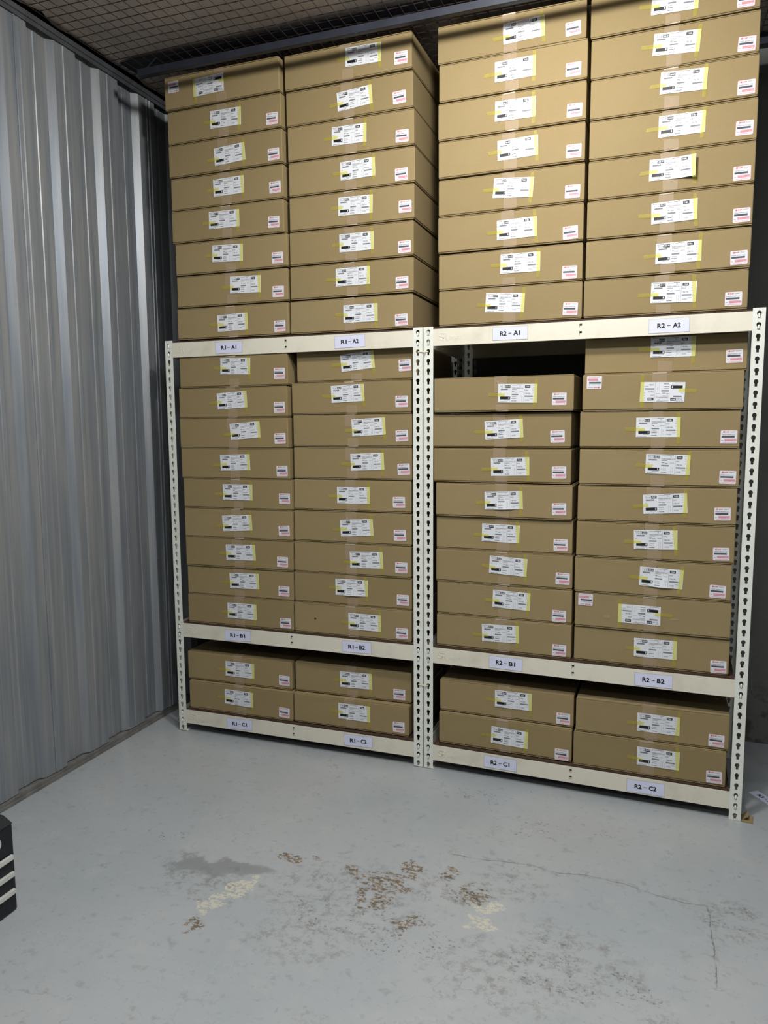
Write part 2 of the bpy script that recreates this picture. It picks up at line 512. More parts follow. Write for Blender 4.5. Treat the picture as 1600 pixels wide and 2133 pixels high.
# ------------------------------------------------------------------ the room
X_WALL = -0.175
def build_room():
    me = box_mesh('floor', (-0.6, 4.7, -4.7, 0.9, -0.06, 0.0), M['floor'])
    tag(link('floor', me), 'grey painted concrete floor, stained and chipped', kind='structure')
    me = box_mesh('wall_back', (-0.6, 4.7, 0.735, 0.83, 0.0, 3.14), M['conc'])
    tag(link('wall_back', me), 'grey concrete wall behind the racks', kind='structure')
    me = box_mesh('wall_right', (4.6, 4.7, -4.7, 0.735, 0.0, 3.14), M['conc'])
    tag(link('wall_right', me), 'grey wall out of view on the right', kind='structure')
    me = box_mesh('wall_front', (-0.6, 4.6, -4.7, -4.6, 0.0, 3.14), M['conc'])
    tag(link('wall_front', me), 'grey wall behind the viewer', kind='structure')

    # ceiling: sagging insulation boards, irregular where they meet the left wall
    bm = bmesh.new()
    nx, ny = 160, 130
    x0, x1, y0, y1 = -0.165, 4.6, -4.6, 0.735
    rnd = random.Random(3)
    g = []
    for j in range(ny + 1):
        row = []
        y = y0 + (y1 - y0) * j / ny
        for i in range(nx + 1):
            x = x0 + (x1 - x0) * i / nx
            z = 3.038 + 0.006 * mnoise.noise(Vector((x * 2.2, y * 2.2, 1.0))) + 0.003 * mnoise.noise(Vector((x * 9, y * 9, 4.0)))
            z -= 0.030 * max(0.0, (-0.08 - x) / 0.085) ** 1.5
            xx = x
            if i == 0:
                xx = x + 0.03 * mnoise.noise(Vector((0.0, y * 9, 7.0))) + 0.01
            row.append(bm.verts.new((xx, y, z)))
        g.append(row)
    for j in range(ny):
        for i in range(nx):
            bm.faces.new((g[j][i], g[j][i + 1], g[j + 1][i + 1], g[j + 1][i]))
    r = bmesh.ops.extrude_face_region(bm, geom=list(bm.faces))
    for v in [e for e in r['geom'] if isinstance(e, bmesh.types.BMVert)]:
        v.co.z += 0.02
    me = smooth(mesh_from(bm, 'ceiling', M['insul']))
    tag(link('ceiling', me), 'brownish insulation boards of the ceiling above the wire net', kind='structure')
    me = box_mesh('ceiling_slab', (-0.6, 4.7, -4.7, 0.83, 3.14, 3.2), M['conc'])
    tag(link('ceiling', me), 'dark slab above the insulation', kind='structure')

    # left wall: corrugated panels on a floor track under a top rail
    wl = empty('wall_left', (X_WALL, 0, 0))
    tag(wl, 'wall of grey corrugated metal sheet on the left', kind='structure')
    def profile(k0, k1, lap):
        pts = []
        for k in range(k0, k1 + 1):
            b = -0.656 + 0.256 * k
            if k > k0:
                pts += [(b - 0.024, -0.025), (b, 0.0)]
            if k == k0:
                pts += [(b + 0.052, 0.0018), (b + 0.055, 0.0050), (b + 0.059, 0.0050), (b + 0.062, 0.0018),
                        (b + 0.074, 0.0018), (b + 0.077, 0.0048), (b + 0.081, 0.0048), (b + 0.084, 0.0018), (b + 0.115, 0.0012)]
            elif k < k1:
                pts += [(b + 0.043, 0.0), (b + 0.047, 0.0022), (b + 0.062, 0.0022), (b + 0.066, 0.0), (b + 0.115, 0.0)]
            else:
                pts += [(b + 0.075, 0.0)]
                break
            pts += [(b + 0.139, -0.025), (b + 0.168, -0.025), (b + 0.172, -0.0228), (b + 0.190, -0.0228), (b + 0.194, -0.025)]
        return pts
    zb, zt = 0.034, 2.985
    for p in range(-6, 2):
        pts = profile(3 * p, 3 * p + 3, 0)
        pts = [q_ for q_ in pts if q_[0] < 0.733]
        bm = bmesh.new()
        fr, bk = [], []
        zs = [zb, zb + 0.02, 1.0, 2.0, zt]
        rows_f, rows_b = [], []
        for z in zs:
            rows_f.append([bm.verts.new((x, y, z)) for (y, x) in pts])
            rows_b.append([bm.verts.new((x - 0.0009, y, z)) for (y, x) in pts])
        n = len(pts)
        for a in range(len(zs) - 1):
            for i in range(n - 1):
                bm.faces.new((rows_f[a][i], rows_f[a][i + 1], rows_f[a + 1][i + 1], rows_f[a + 1][i]))
                bm.faces.new((rows_b[a][i], rows_b[a + 1][i], rows_b[a + 1][i + 1], rows_b[a][i + 1]))
            for i in (0, n - 1):
                bm.faces.new((rows_f[a][i], rows_f[a + 1][i], rows_b[a + 1][i], rows_b[a][i]))
        for a in (0, len(zs) - 1):
            for i in range(n - 1):
                bm.faces.new((rows_f[a][i], rows_b[a][i], rows_b[a][i + 1], rows_f[a][i + 1]))
        bmesh.ops.bevel(bm, geom=[e for e in bm.edges if abs(e.verts[0].co.z - e.verts[1].co.z) > 0.01 and
                                  len(e.link_faces) == 2 and e.calc_face_angle(0) > 0.5],
                        offset=0.0016, segments=2, affect='EDGES')
        link('corrugated_panel', mesh_from(bm, 'corrugated_panel', M['sheet']), wl)
    # floor track: base strip and raised lip
    bm = bmesh.new()
    box(bm, -0.045, 0.004, -4.6, 0.733, 0.0, 0.014, bevel=0.0015)
    box(bm, -0.040, -0.001, -4.6, 0.733, 0.014, 0.030, bevel=0.0015)
    link('floor_track', mesh_from(bm, 'floor_track', M['track']), wl)
    bm = bmesh.new()
    box(bm, -0.06, 0.016, -4.6, 0.733, 2.986, 2.992, bevel=0.001)
    box(bm, 0.0065, 0.010, -4.6, 0.733, 2.956, 2.986, bevel=0.001)
    box(bm, 0.010, 0.016, -4.6, 0.733, 2.972, 2.986, bevel=0.001)
    link('top_rail', mesh_from(bm, 'top_rail', M['rail']), wl)
    me = box_mesh('wall_backing', (-0.42, -0.06, -4.6, 0.735, 0.0, 3.14), M['steel'])
    link('backing', me, wl)

    # steel purlin crossing just under the ceiling in front of the racks (C section), on short hangers
    bm = bmesh.new()
    box(bm, 0.036, 4.6, -0.166, -0.163, 2.886, 2.913, bevel=0.001)
    box(bm, 0.036, 4.6, -0.163, -0.142, 2.886, 2.889, bevel=0.001)
    box(bm, 0.036, 4.6, -0.163, -0.142, 2.910, 2.913, bevel=0.001)
    for hx in (0.05, 2.3, 3.6):              # straps leaning back to the strip under the insulation
        a_ = [bm.verts.new(p) for p in ((hx, -0.146, 2.912), (hx + 0.004, -0.146, 2.912), (hx + 0.004, -0.142, 2.912), (hx, -0.142, 2.912))]
        b_ = [bm.verts.new(p) for p in ((hx, -0.044, 3.0175), (hx + 0.004, -0.044, 3.0175), (hx + 0.004, -0.040, 3.0175), (hx, -0.040, 3.0175))]
        for i in range(4):
            bm.faces.new((a_[i], a_[(i + 1) % 4], b_[(i + 1) % 4], b_[i]))
    me = mesh_from(bm, 'ceiling_beam', M['steel'])
    tag(link('trim_1', me), 'dark blue steel beam crossing under the ceiling in front of the cartons', kind='structure')
    me = box_mesh('trim', (-0.165, 4.6, -0.045, 0.11, 3.0175, 3.0200), M['steel'])  # thin dark sheet added to draw the shaded band on the insulation
    tag(link('shade_strip', me), 'dark flat strip added as the shaded band of the insulation above the cartons', kind='structure')
    bm = bmesh.new()
    box(bm, -0.21, 4.6, 0.690, 0.735, 2.985, 3.03, bevel=0.002)
    me = mesh_from(bm, 'trim', M['steel'])
    tag(link('trim_2', me), 'dark rail where the back wall meets the ceiling', kind='structure')
build_room()

def build_net():
    bm = bmesh.new()
    r = 0.0017
    pitch = 0.050
    def zz(x, y):
        return 3.008 + 0.006 * mnoise.noise(Vector((x * 3.0, y * 3.0, 11.0)))
    def tube(pts):
        prev = None
        for (x, y, z), along in pts:
            if along == 'x':
                ring = [bm.verts.new((x, y + r * cos(a), z + r * sin(a))) for a in (0, pi / 2, pi, 3 * pi / 2)]
            else:
                ring = [bm.verts.new((x + r * cos(a), y, z + r * sin(a))) for a in (0, pi / 2, pi, 3 * pi / 2)]
            if prev:
                for i in range(4):
                    bm.faces.new((prev[i], prev[(i + 1) % 4], ring[(i + 1) % 4], ring[i]))
            prev = ring
    xa, xb, ya, yb = -0.150, 3.6, -1.6, 0.68
    ny = int((yb - ya) / pitch)
    nxx = int((xb - xa) / pitch)
    for j in range(ny + 1):
        y = ya + j * pitch
        pts = []
        for i in range(nxx * 2 + 1):
            x = xa + i * pitch / 2
            wob = 0.009 * mnoise.noise(Vector((x * 3.5, y * 5.0, 2.0)))
            pts.append(((x, y + wob, zz(x, y)), 'x'))
        tube(pts)
    for i in range(nxx + 1):
        x = xa + i * pitch
        pts = []
        for j in range(ny * 2 + 1):
            y = ya + j * pitch / 2
            wob = 0.006 * mnoise.noise(Vector((x * 5.0, y * 3.5, 5.0)))
            pts.append(((x + wob, y, zz(x, y) - 0.0015), 'y'))
        tube(pts)
    o = link('ceiling_net', mesh_from(bm, 'ceiling_net', M['wire']))
    tag(o, 'dark wire net with square meshes stretched under the ceiling', 'net')
build_net()

# ------------------------------------------------------------------ racks
W, PW, GAP, H, DEP = 1.2173, 0.040, 0.0042, 1.829, 0.600
PITCH = 0.0381
BEAMS = {'A': (1.7539, 1.8191), 'B': (0.4622, 0.5280), 'C': (0.0406, 0.1065)}
TH = -0.031676
RACKS = {'1': ((0, 0, 0), 0.0), '2': ((W + GAP, 0, 0), TH)}

KEY = [(-.0038, -.0120), (.0038, -.0120), (.0038, -.0030), (.0064, .0005), (.0066, .0055), (.0045, .0095), (0, .0112),
       (-.0045, .0095), (-.0066, .0055), (-.0064, .0005), (-.0038, -.0030)]

def holed_flange(bm, mapf, n=48):
    """flange PW wide and H tall with one keyhole per pitch; mapf(u, v, t) -> xyz with t thickness 0..1"""
    cells = []
    z_hi = H
    for k in range(n):
        zc = H - 0.0215 - PITCH * k
        lo = zc - PITCH / 2 if k < n - 1 else 0.0
        hi = H if k == 0 else zc + PITCH / 2
        cells.append((zc, lo, hi))
    for zc, lo, hi in cells:
        outer = [(0, lo), (PW, lo), (PW, hi), (0, hi)]
        hole = [(PW / 2 + a * 1.1, zc + b * 1.08) for a, b in KEY]
        tris = tessellate_polygon([[Vector((u, v, 0)) for u, v in outer], [Vector((u, v, 0)) for u, v in hole]])
        allp = outer + hole
        for t in (0, 1):
            vv = [bm.verts.new(mapf(u, v, t)) for u, v in allp]
            for tr in tris:
                bm.faces.new([vv[i] for i in tr])
            if t == 0:
                v0 = vv
            else:
                m = len(hole)
                for i in range(m):
                    a, b = 4 + i, 4 + (i + 1) % m
                    bm.faces.new((v0[a], v0[b], vv[b], vv[a]))

def post_mesh(side, back):
    """angle section; side=+1: left post (outer edge at x=0), -1: right post; back: rear post"""
    bm = bmesh.new()
    T = 0.0018
    sy = -1 if back else 1
    def m1(u, v, t):
        x = u if side > 0 else -u
        return (x, sy * T * t, v)
    def m2(u, v, t):
        return (side * T * t, sy * u, v)
    holed_flange(bm, m1)
    holed_flange(bm, m2)
    # rolled outer corner
    bmesh.ops.remove_doubles(bm, verts=bm.verts, dist=0.00005)
    # foot
    box(bm, min(0, side * PW), max(0, side * PW), min(0, sy * PW), max(0, sy * PW), 0.0, 0.0022)
    return mesh_from(bm, 'post', M['post'])

POSTS = {(s, b): post_mesh(s, b) for s in (1, -1) for b in (False, True)}

def beam_mesh():
    """front beam from x=0 to L, face towards -y, height 0..h, two slots at mid length"""
    L = W - 2 * PW
    h = 0.0652
    bm = bmesh.new()
    hx = L / 2
    slots = [(0.013, 0.028), (0.040, 0.055)]
    T = 0.0016
    # face plate made of strips around the slots
    box(bm, 0, hx - 0.0045, 0, T, 0, h)
    box(bm, hx + 0.0045, L, 0, T, 0, h)
    zz = [0, slots[0][0], slots[0][1], slots[1][0], slots[1][1], h]
    for a in (0, 2, 4):
        box(bm, hx - 0.0045, hx + 0.0045, 0, T, zz[a], zz[a + 1])
    for a, b in slots:                      # pressed tongues set back in the lower part of each slot
        box(bm, hx - 0.0042, hx + 0.0042, 0.0045, 0.006, a - 0.002, a + 0.008)
    box(bm, 0, L, T, 0.030, h - 0.0016, h)  # top flange
    box(bm, 0, L, T, 0.014, 0, 0.0016)      # bottom return
    box(bm, 0, L, 0.028, 0.030, h - 0.020, h - 0.0016)
    return mesh_from(bm, 'beam', M['beam'])
BEAM = beam_mesh()
SIDE = box_mesh('side_beam', (0, 0.0016, PW, DEP - PW, 0, 0.0652), M['beam'], 0.0004)

def deck_mesh():
    bm = bmesh.new()
    box(bm, PW + 0.003, W - PW - 0.003, 0.0035, DEP - 0.0035, 0.0, 0.0065, bevel=0.0008)
    return mesh_from(bm, 'deck', M['deck'])
DECK = deck_mesh()

def rivet_mesh():
    bm = bmesh.new()
    prof = [(0.0034, 0.0), (0.0034, -0.002), (0.0022, -0.0036), (0.0008, -0.0042)]
    hl = 0.0045
    rings = []
    for r, y in prof:
        ring = []
        for k in range(12):
            a = 2 * pi * k / 12
            zo = hl if sin(a) >= 0 else -hl
            ring.append(bm.verts.new((r * cos(a), y, r * sin(a) + zo)))
        rings.append(ring)
    for a, b in zip(rings[:-1], rings[1:]):
        for k in range(12):
            bm.faces.new((a[k], a[(k + 1) % 12], b[(k + 1) % 12], b[k]))
    bm.faces.new(rings[-1])
    bm.faces.new(rings[0])
    return smooth(mesh_from(bm, 'rivet', M['rivet']))
RIVET = rivet_mesh()

def logo_mesh():
    bm = bmesh.new()
    put_text(bm, 'S', 0.0, 0.0, 0.027, width=0.024, y=0.0, extrude=0.03, bold=0.0, res=4, depth=0.03)
    put_text(bm, 'R', 0.021, -0.004, 0.031, width=0.022, y=0.0, extrude=0.03, bold=0.0, res=4, depth=0.03)
    put_text(bm, 'SMART', 0.046, 0.0, 0.0125, width=0.050, y=0.0, extrude=0.03, bold=0.0, res=3, depth=0.03)
    return mesh_from(bm, 'embossed_lettering', M['beam'])
LOGO = logo_mesh()

def plate_mesh():
    bm = bmesh.new()
    box(bm, -0.0675, 0.0675, -0.0006, 0.0, -0.025, 0.025, mi=1)
    box(bm, -0.0665, 0.0665, -0.0008, -0.0005, -0.024, 0.024, mi=0)
    return mesh_from(bm, 'shelf_label', [M['plate'], M['plate_edge']])
PLATE = plate_mesh()

def plate_text(s, wid=0.078, h=0.0175, y=-0.0011):
    bm = bmesh.new()
    a, c = s.split(' – ')
    put_text(bm, a, -wid / 2, -h / 2, h, width=wid * .33, y=y, bold=0.035, res=4)
    quad(bm, -wid / 2 + wid * .42, -wid / 2 + wid * .57, -h * .09, h * .05, y, 0)
    put_text(bm, c, -wid / 2 + wid * .66, -h / 2, h, width=wid * .34, y=y, bold=0.035, res=4)
    return mesh_from(bm, 'lettering', M['ink'])

POSES = {
 'R1A1': [
  (0.0657, -0.0235, -0.0057, 2.7974, 0.5525, 0.142, 0.106, 0.2939, 0.1105, 0.0457, 0.0913, 1),
  (0.0662, -0.0107, -0.017, 2.66, 0.5534, 0.215, 0.109, 0.3698, 0.1067, 0.5125, 0.0373, 0),
  (0.0649, -0.0102, -0.0127, 2.5225, 0.555, 0.2274, 0.0939, 0.3816, 0.1025, 0.5161, 0.0357, 0),
  (0.0683, -0.0063, -0.0079, 2.385, 0.5504, 0.2126, 0.1076, 0.3673, 0.1104, 0.5127, 0.0443, 0),
  (0.0675, -0.008, -0.0035, 2.2473, 0.55, 0.1877, 0.1143, 0.3425, 0.1131, 0.5036, 0.0438, 0),
  (0.0792, -0.0072, 0.0032, 2.109, 0.5494, 0.1885, 0.1138, 0.342, 0.1082, 0.5035, 0.0373, 0),
  (0.0772, -0.001, 0.0018, 1.9702, 0.5475, 0.2699, 0.1164, 0.4224, 0.1125, 0.5029, 0.0389, 0),
  (0.0737, -0.0028, 0.007, 1.8308, 0.5496, 0.2036, 0.0956, 0.357, 0.1001, 0.51, 0.0355, 0),
 ],
 'R1B1': [
  (0.0697, 0.006, -0.0051, 1.6185, 0.5444, 0.2144, 0.1247, 0.3655, 0.1206, 0.5055, 0.0501, 0),
  (0.0623, 0.0041, -0.0011, 1.4821, 0.5471, 0.1984, 0.1072, 0.3492, 0.1157, 0.5093, 0.0419, 0),
  (0.062, 0.0027, 0.0028, 1.347, 0.5475, 0.2596, 0.108, 0.4102, 0.119, 0.509, 0.043, 0),
  (0.0649, 0.0021, 0.0069, 1.2119, 0.5489, 0.2025, 0.1057, 0.3552, 0.1098, 0.512, 0.0371, 0),
  (0.0726, -0.0003, 0.012, 1.0768, 0.5484, 0.2035, 0.1096, 0.3573, 0.1105, 0.513, 0.0516, 0),
  (0.0708, 0.0019, 0.013, 0.9417, 0.5474, 0.1965, 0.1015, 0.3483, 0.1105, 0.5084, 0.044, 0),
  (0.07, 0.0038, 0.0151, 0.8066, 0.5472, 0.2112, 0.1055, 0.3621, 0.1095, 0.4963, 0.0395, 0),
  (0.0705, 0.0095, 0.012, 0.6715, 0.5441, 0.2237, 0.1093, 0.372, 0.1134, 0.4975, 0.0419, 0),
  (0.0687, 0.0079, 0.0085, 0.5364, 0.5456, 0.2152, 0.1058, 0.3562, 0.1065, 0.5056, 0.0327, 0),
 ],
 'R1C1': [
  (0.0443, 0.0235, 0.0178, 0.2543, 0.5458, 0.2036, 0.1038, 0.3546, 0.1036, 0.5066, 0.0407, 0),
  (0.0576, 0.0088, 0.0089, 0.1166, 0.5421, 0.1923, 0.1128, 0.342, 0.1096, 0.4999, 0.0353, 0),
 ],
 'R1A2': [
  (0.634, -0.0079, -0.0201, 2.7993, 0.5468, 0.272, 0.1175, 0.4231, 0.1147, 0.5033, 0.0427, 0),
  (0.6342, 0.0003, -0.0139, 2.662, 0.5471, 0.2263, 0.0977, 0.377, 0.1085, 0.4922, 0.0425, 0),
  (0.639, -0.0016, -0.0072, 2.5245, 0.5461, 0.1993, 0.1081, 0.349, 0.1061, 0.4978, 0.0364, 0),
  (0.6394, 0.0011, -0.0051, 2.3866, 0.5478, 0.231, 0.1087, 0.3823, 0.113, 0.4926, 0.0332, 0),
  (0.6389, 0.0025, -0.011, 2.2484, 0.5457, 0.2215, 0.1117, 0.3735, 0.109, 0.5084, 0.0483, 0),
  (0.6372, 0.0014, -0.0042, 2.1097, 0.544, 0.2258, 0.1065, 0.3769, 0.107, 0.5062, 0.0349, 0),
  (0.6358, 0.0038, -0.006, 1.9706, 0.5446, 0.2083, 0.1115, 0.3594, 0.1123, 0.4965, 0.0373, 0),
  (0.6305, 0.0084, -0.0042, 1.831, 0.5446, 0.2441, 0.1041, 0.3946, 0.1043, 0.4964, 0.0325, 0),
 ],
 'R1B2': [
  (0.6437, 0.034, 0, 1.63, 0.546, 0.2013, 0.1075, 0.352, 0.1218, 0.4886, 0.0558, 0),
  (0.622, 0.0238, -0.0062, 1.4936, 0.5399, 0.1861, 0.1163, 0.3333, 0.1219, 0.4999, 0.0462, 0),
  (0.6275, 0.0206, -0.0058, 1.3568, 0.5395, 0.2734, 0.1121, 0.4214, 0.1199, 0.4959, 0.0436, 0),
  (0.6267, 0.0227, -0.0022, 1.2188, 0.5394, 0.2663, 0.1058, 0.414, 0.1119, 0.5028, 0.0443, 0),
  (0.624, 0.0255, 0.0003, 1.0821, 0.5366, 0.2038, 0.1026, 0.3522, 0.1038, 0.4827, 0.0428, 0),
  (0.6251, 0.0192, 0.0037, 0.9447, 0.5377, 0.2173, 0.0977, 0.3644, 0.1068, 0.4869, 0.0427, 0),
  (0.6235, 0.0167, 0.0009, 0.8081, 0.5375, 0.2636, 0.0999, 0.4111, 0.1055, 0.4952, 0.0431, 0),
  (0.6207, 0.0178, 0.0075, 0.6726, 0.5426, 0.1963, 0.1129, 0.3451, 0.1144, 0.5031, 0.04, 0),
  (0.6219, 0.01, 0.0037, 0.5368, 0.542, 0.2576, 0.1047, 0.4067, 0.1044, 0.5003, 0.0343, 0),
 ],
 'R1C2': [
  (0.605, 0.0371, 0.0178, 0.2565, 0.5468, 0.2171, 0.109, 0.3669, 0.1126, 0.4929, 0.0338, 0),
  (0.6057, 0.0177, 0.0015, 0.1181, 0.544, 0.2173, 0.112, 0.3669, 0.1122, 0.4982, 0.0374, 0),
 ],
 'R2A1': [
  (0.0589, -0.0037, 0.0244, 2.7976, 0.5456, 0.2472, 0.1001, 0.3984, 0.1055, 0.4997, 0.0404, 0),
  (0.0646, -0.005, 0.0083, 2.6599, 0.5474, 0.2138, 0.1085, 0.3652, 0.1096, 0.4989, 0.0367, 0),
  (0.0612, -0.0044, 0.0085, 2.5215, 0.5496, 0.2204, 0.1094, 0.3708, 0.1066, 0.5091, 0.0365, 0),
  (0.0625, -0.0045, 0.0112, 2.383, 0.5473, 0.2288, 0.1074, 0.3789, 0.1108, 0.5078, 0.0362, 0),
  (0.061, 0.0021, 0.009, 2.2444, 0.5496, 0.2178, 0.1173, 0.3687, 0.1042, 0.5072, 0.0371, 0),
  (0.0605, -0.0019, 0.0104, 2.106, 0.5495, 0.2306, 0.0993, 0.3815, 0.1014, 0.5036, 0.0304, 0),
  (0.0607, 0.0067, 0.004, 1.9673, 0.5485, 0.2445, 0.1153, 0.3954, 0.1143, 0.5022, 0.03, 0),
  (0.0619, 0.0046, 0.0023, 1.8294, 0.5488, 0.1884, 0.1138, 0.3412, 0.1046, 0.5072, 0.0355, 0),
 ],
 'R2B1': [
  (0.0434, 0.0025, -0.0046, 1.4941, 0.546, 0.2603, 0.1047, 0.4112, 0.101, 0.4929, 0.0429, 0),
  (0.0354, 0.0158, 0.0012, 1.3547, 0.5449, 0.2107, 0.1014, 0.3618, 0.1098, 0.4946, 0.0421, 0),
  (0.0392, 0.0121, 0.0023, 1.2176, 0.5441, 0.2353, 0.0956, 0.3853, 0.1, 0.4997, 0.0429, 0),
  (0.0498, 0.0072, 0.0039, 1.0795, 0.5413, 0.2016, 0.1008, 0.351, 0.107, 0.4925, 0.0411, 0),
  (0.0495, 0.0172, 0.0039, 0.9444, 0.544, 0.1914, 0.1083, 0.3405, 0.1056, 0.4998, 0.0364, 0),
  (0.0494, 0.0134, 0.0045, 0.8093, 0.5471, 0.2235, 0.1165, 0.3752, 0.1098, 0.5107, 0.0412, 0),
  (0.0525, 0.0164, 0.0035, 0.6735, 0.5445, 0.2344, 0.1141, 0.3853, 0.1094, 0.4959, 0.0278, 0),
  (0.052, 0.0149, -0.0024, 0.5373, 0.5461, 0.1907, 0.1064, 0.3412, 0.111, 0.5004, 0.0291, 0),
 ],
 'R2C1': [
  (0.0636, 0.0259, 0.0057, 0.2559, 0.548, 0.2318, 0.1146, 0.3851, 0.1157, 0.5083, 0.0305, 0),
  (0.0622, 0.0174, 0.0005, 0.1178, 0.5459, 0.2231, 0.1015, 0.3754, 0.0974, 0.5079, 0.0247, 0),
 ],
 'R2A2': [
  (0.618, 0.0152, 0.0043, 2.7944, 0.5396, 0.2042, 0.1098, 0.352, 0.1041, 0.4968, 0.032, 0),
  (0.6213, 0.0187, 0.0091, 2.6578, 0.5395, 0.2108, 0.1156, 0.3603, 0.1053, 0.5016, 0.0324, 0),
  (0.6229, 0.0159, 0.0087, 2.5206, 0.5401, 0.2349, 0.1218, 0.3844, 0.1156, 0.504, 0.0317, 0),
  (0.6223, 0.0165, 0.006, 2.3829, 0.5427, 0.2336, 0.1165, 0.3829, 0.1159, 0.5047, 0.0406, 0),
  (0.6218, 0.0147, 0.0054, 2.2451, 0.5428, 0.2088, 0.1127, 0.3574, 0.1111, 0.5037, 0.0327, 0),
  (0.6205, 0.0122, 0.0039, 2.1069, 0.5432, 0.2193, 0.1026, 0.3697, 0.1058, 0.5092, 0.0335, 0),
  (0.6198, 0.0132, 0.0038, 1.9685, 0.5435, 0.2391, 0.1028, 0.3891, 0.1038, 0.5077, 0.033, 0),
  (0.6159, 0.012, 0.0033, 1.8301, 0.5448, 0.2333, 0.1089, 0.3829, 0.1042, 0.5002, 0.0354, 0),
 ],
 'R2B2': [
  (0.6213, 0.049, 0.0071, 1.6263, 0.5495, 0.23, 0.1257, 0.3819, 0.1247, 0.508, 0.0485, 0),
  (0.6199, 0.0095, 0.0001, 1.4912, 0.5418, 0.2046, 0.1006, 0.3531, 0.0965, 0.0411, 0.1034, 1),
  (0.6123, 0.0145, 0.0013, 1.3557, 0.5442, 0.1997, 0.109, 0.3497, 0.1092, 0.5091, 0.0382, 0),
  (0.615, 0.0044, 0.003, 1.2179, 0.5446, 0.2354, 0.1157, 0.3851, 0.1119, 0.5078, 0.0353, 0),
  (0.6112, 0.0085, 0.0016, 1.0821, 0.5456, 0.2322, 0.1022, 0.3809, 0.112, 0.5006, 0.0405, 0),
  (0.6095, 0.0057, 0.0037, 0.9456, 0.5467, 0.2058, 0.1078, 0.3566, 0.1127, 0.5036, 0.0341, 0),
  (0.6063, 0.0053, 0.0004, 0.8093, 0.5449, 0.2364, 0.1098, 0.3857, 0.1043, 0.5006, 0.0345, 0),
  (0.6096, 0.0085, -0.0049, 0.6732, 0.5452, 0.159, 0.0986, 0.3096, 0.0982, 0.0392, 0.1044, 1),
  (0.6087, 0.0147, -0.0024, 0.5375, 0.5466, 0.22, 0.1072, 0.3699, 0.1087, 0.512, 0.0279, 0),
 ],
 'R2C2': [
  (0.6223, 0.0116, 0.0137, 0.2531, 0.5452, 0.2267, 0.1029, 0.3773, 0.1028, 0.5035, 0.0323, 0),
  (0.6155, 0.0085, 0.0049, 0.1162, 0.546, 0.2367, 0.1086, 0.3883, 0.1079, 0.5073, 0.0323, 0),
 ],
}
PLATES = {
 'R1 – A1': (0.3313, 1.787, 0.3544),
 'R1 – A2': (0.9043, 1.7874, 1.1697),
 'R1 – B1': (0.3341, 0.4936, 2.1821),
 'R1 – C1': (0.3304, 0.0723, 3.7992),
 'R1 – B2': (0.92, 0.4959, 1.1359),
 'R1 – C2': (0.9227, 0.0751, 2.0332),
 'R2 – A1': (0.3469, 1.7881, -0.196),
 'R2 – B1': (0.3453, 0.4946, -0.8261),
 'R2 – C1': (0.3275, 0.073, 0.083),
 'R2 – A2': (0.9123, 1.7858, 0.3941),
 'R2 – B2': (0.9018, 0.4922, 0.8394),
 'R2 – C2': (0.8867, 0.0705, 0.578),
}

def build_rack(rk, label):
    loc, rz = RACKS[rk]
    root = empty('storage_rack', loc, rz, label, 'rack', 'cream steel racks')
    post_lab = 'white perforated steel post'
    link('post', POSTS[(1, False)], root)
    link('post', POSTS[(-1, False)], root, (W, 0, 0))
    link('post', POSTS[(1, True)], root, (0, DEP, 0))
    link('post', POSTS[(-1, True)], root, (W, DEP, 0))
    for lv, (z0, z1) in BEAMS.items():
        fb = link('beam', BEAM, root, (PW, 0.0004, z0), label='cream steel beam')
        rb = link('beam', BEAM, root, (W - PW, DEP - 0.0004, z0), (0, 0, pi))
        link('embossed_lettering', LOGO, fb, (0.020, -0.0001, 0.022))
        zs = [H - 0.0215 - PITCH * k for k in range(48)]
        inn = [z for z in zs if z0 - 0.004 < z < z1 + 0.004]
        for z in inn:
            for x in (-PW / 2, W - PW - PW / 2):
                link('rivet', RIVET, fb, (x, 0.0, z - z0 - 0.004), (0, 0, 0))
        for sx in (0.0018, W - 0.0034):
            link('side_beam', SIDE, root, (sx, 0, z0))
        link('deck', DECK, root, (0, 0, z1 + 0.0002), label='brown chipboard deck')
    for k, (x, z, t) in PLATES.items():
        if k[1] != rk:
            continue
        if abs(t) > 2:
            t = 2.0 * (1 if t > 0 else -1)
        p = link('shelf_label', PLATE, root, (x, 0.0001, z), (0, -radians(t), 0),
                 label='paper shelf label reading ' + k.replace(' – ', '-'))
        link('lettering', plate_text(k), p)
    return root
build_rack('1', 'cream steel storage rack nearer the corrugated wall, labelled R1')
build_rack('2', 'cream steel storage rack on the right, labelled R2, with one gap in the cartons')

# ------------------------------------------------------------------ cartons
BW, BH, BD = 0.546, 0.1335, 0.56

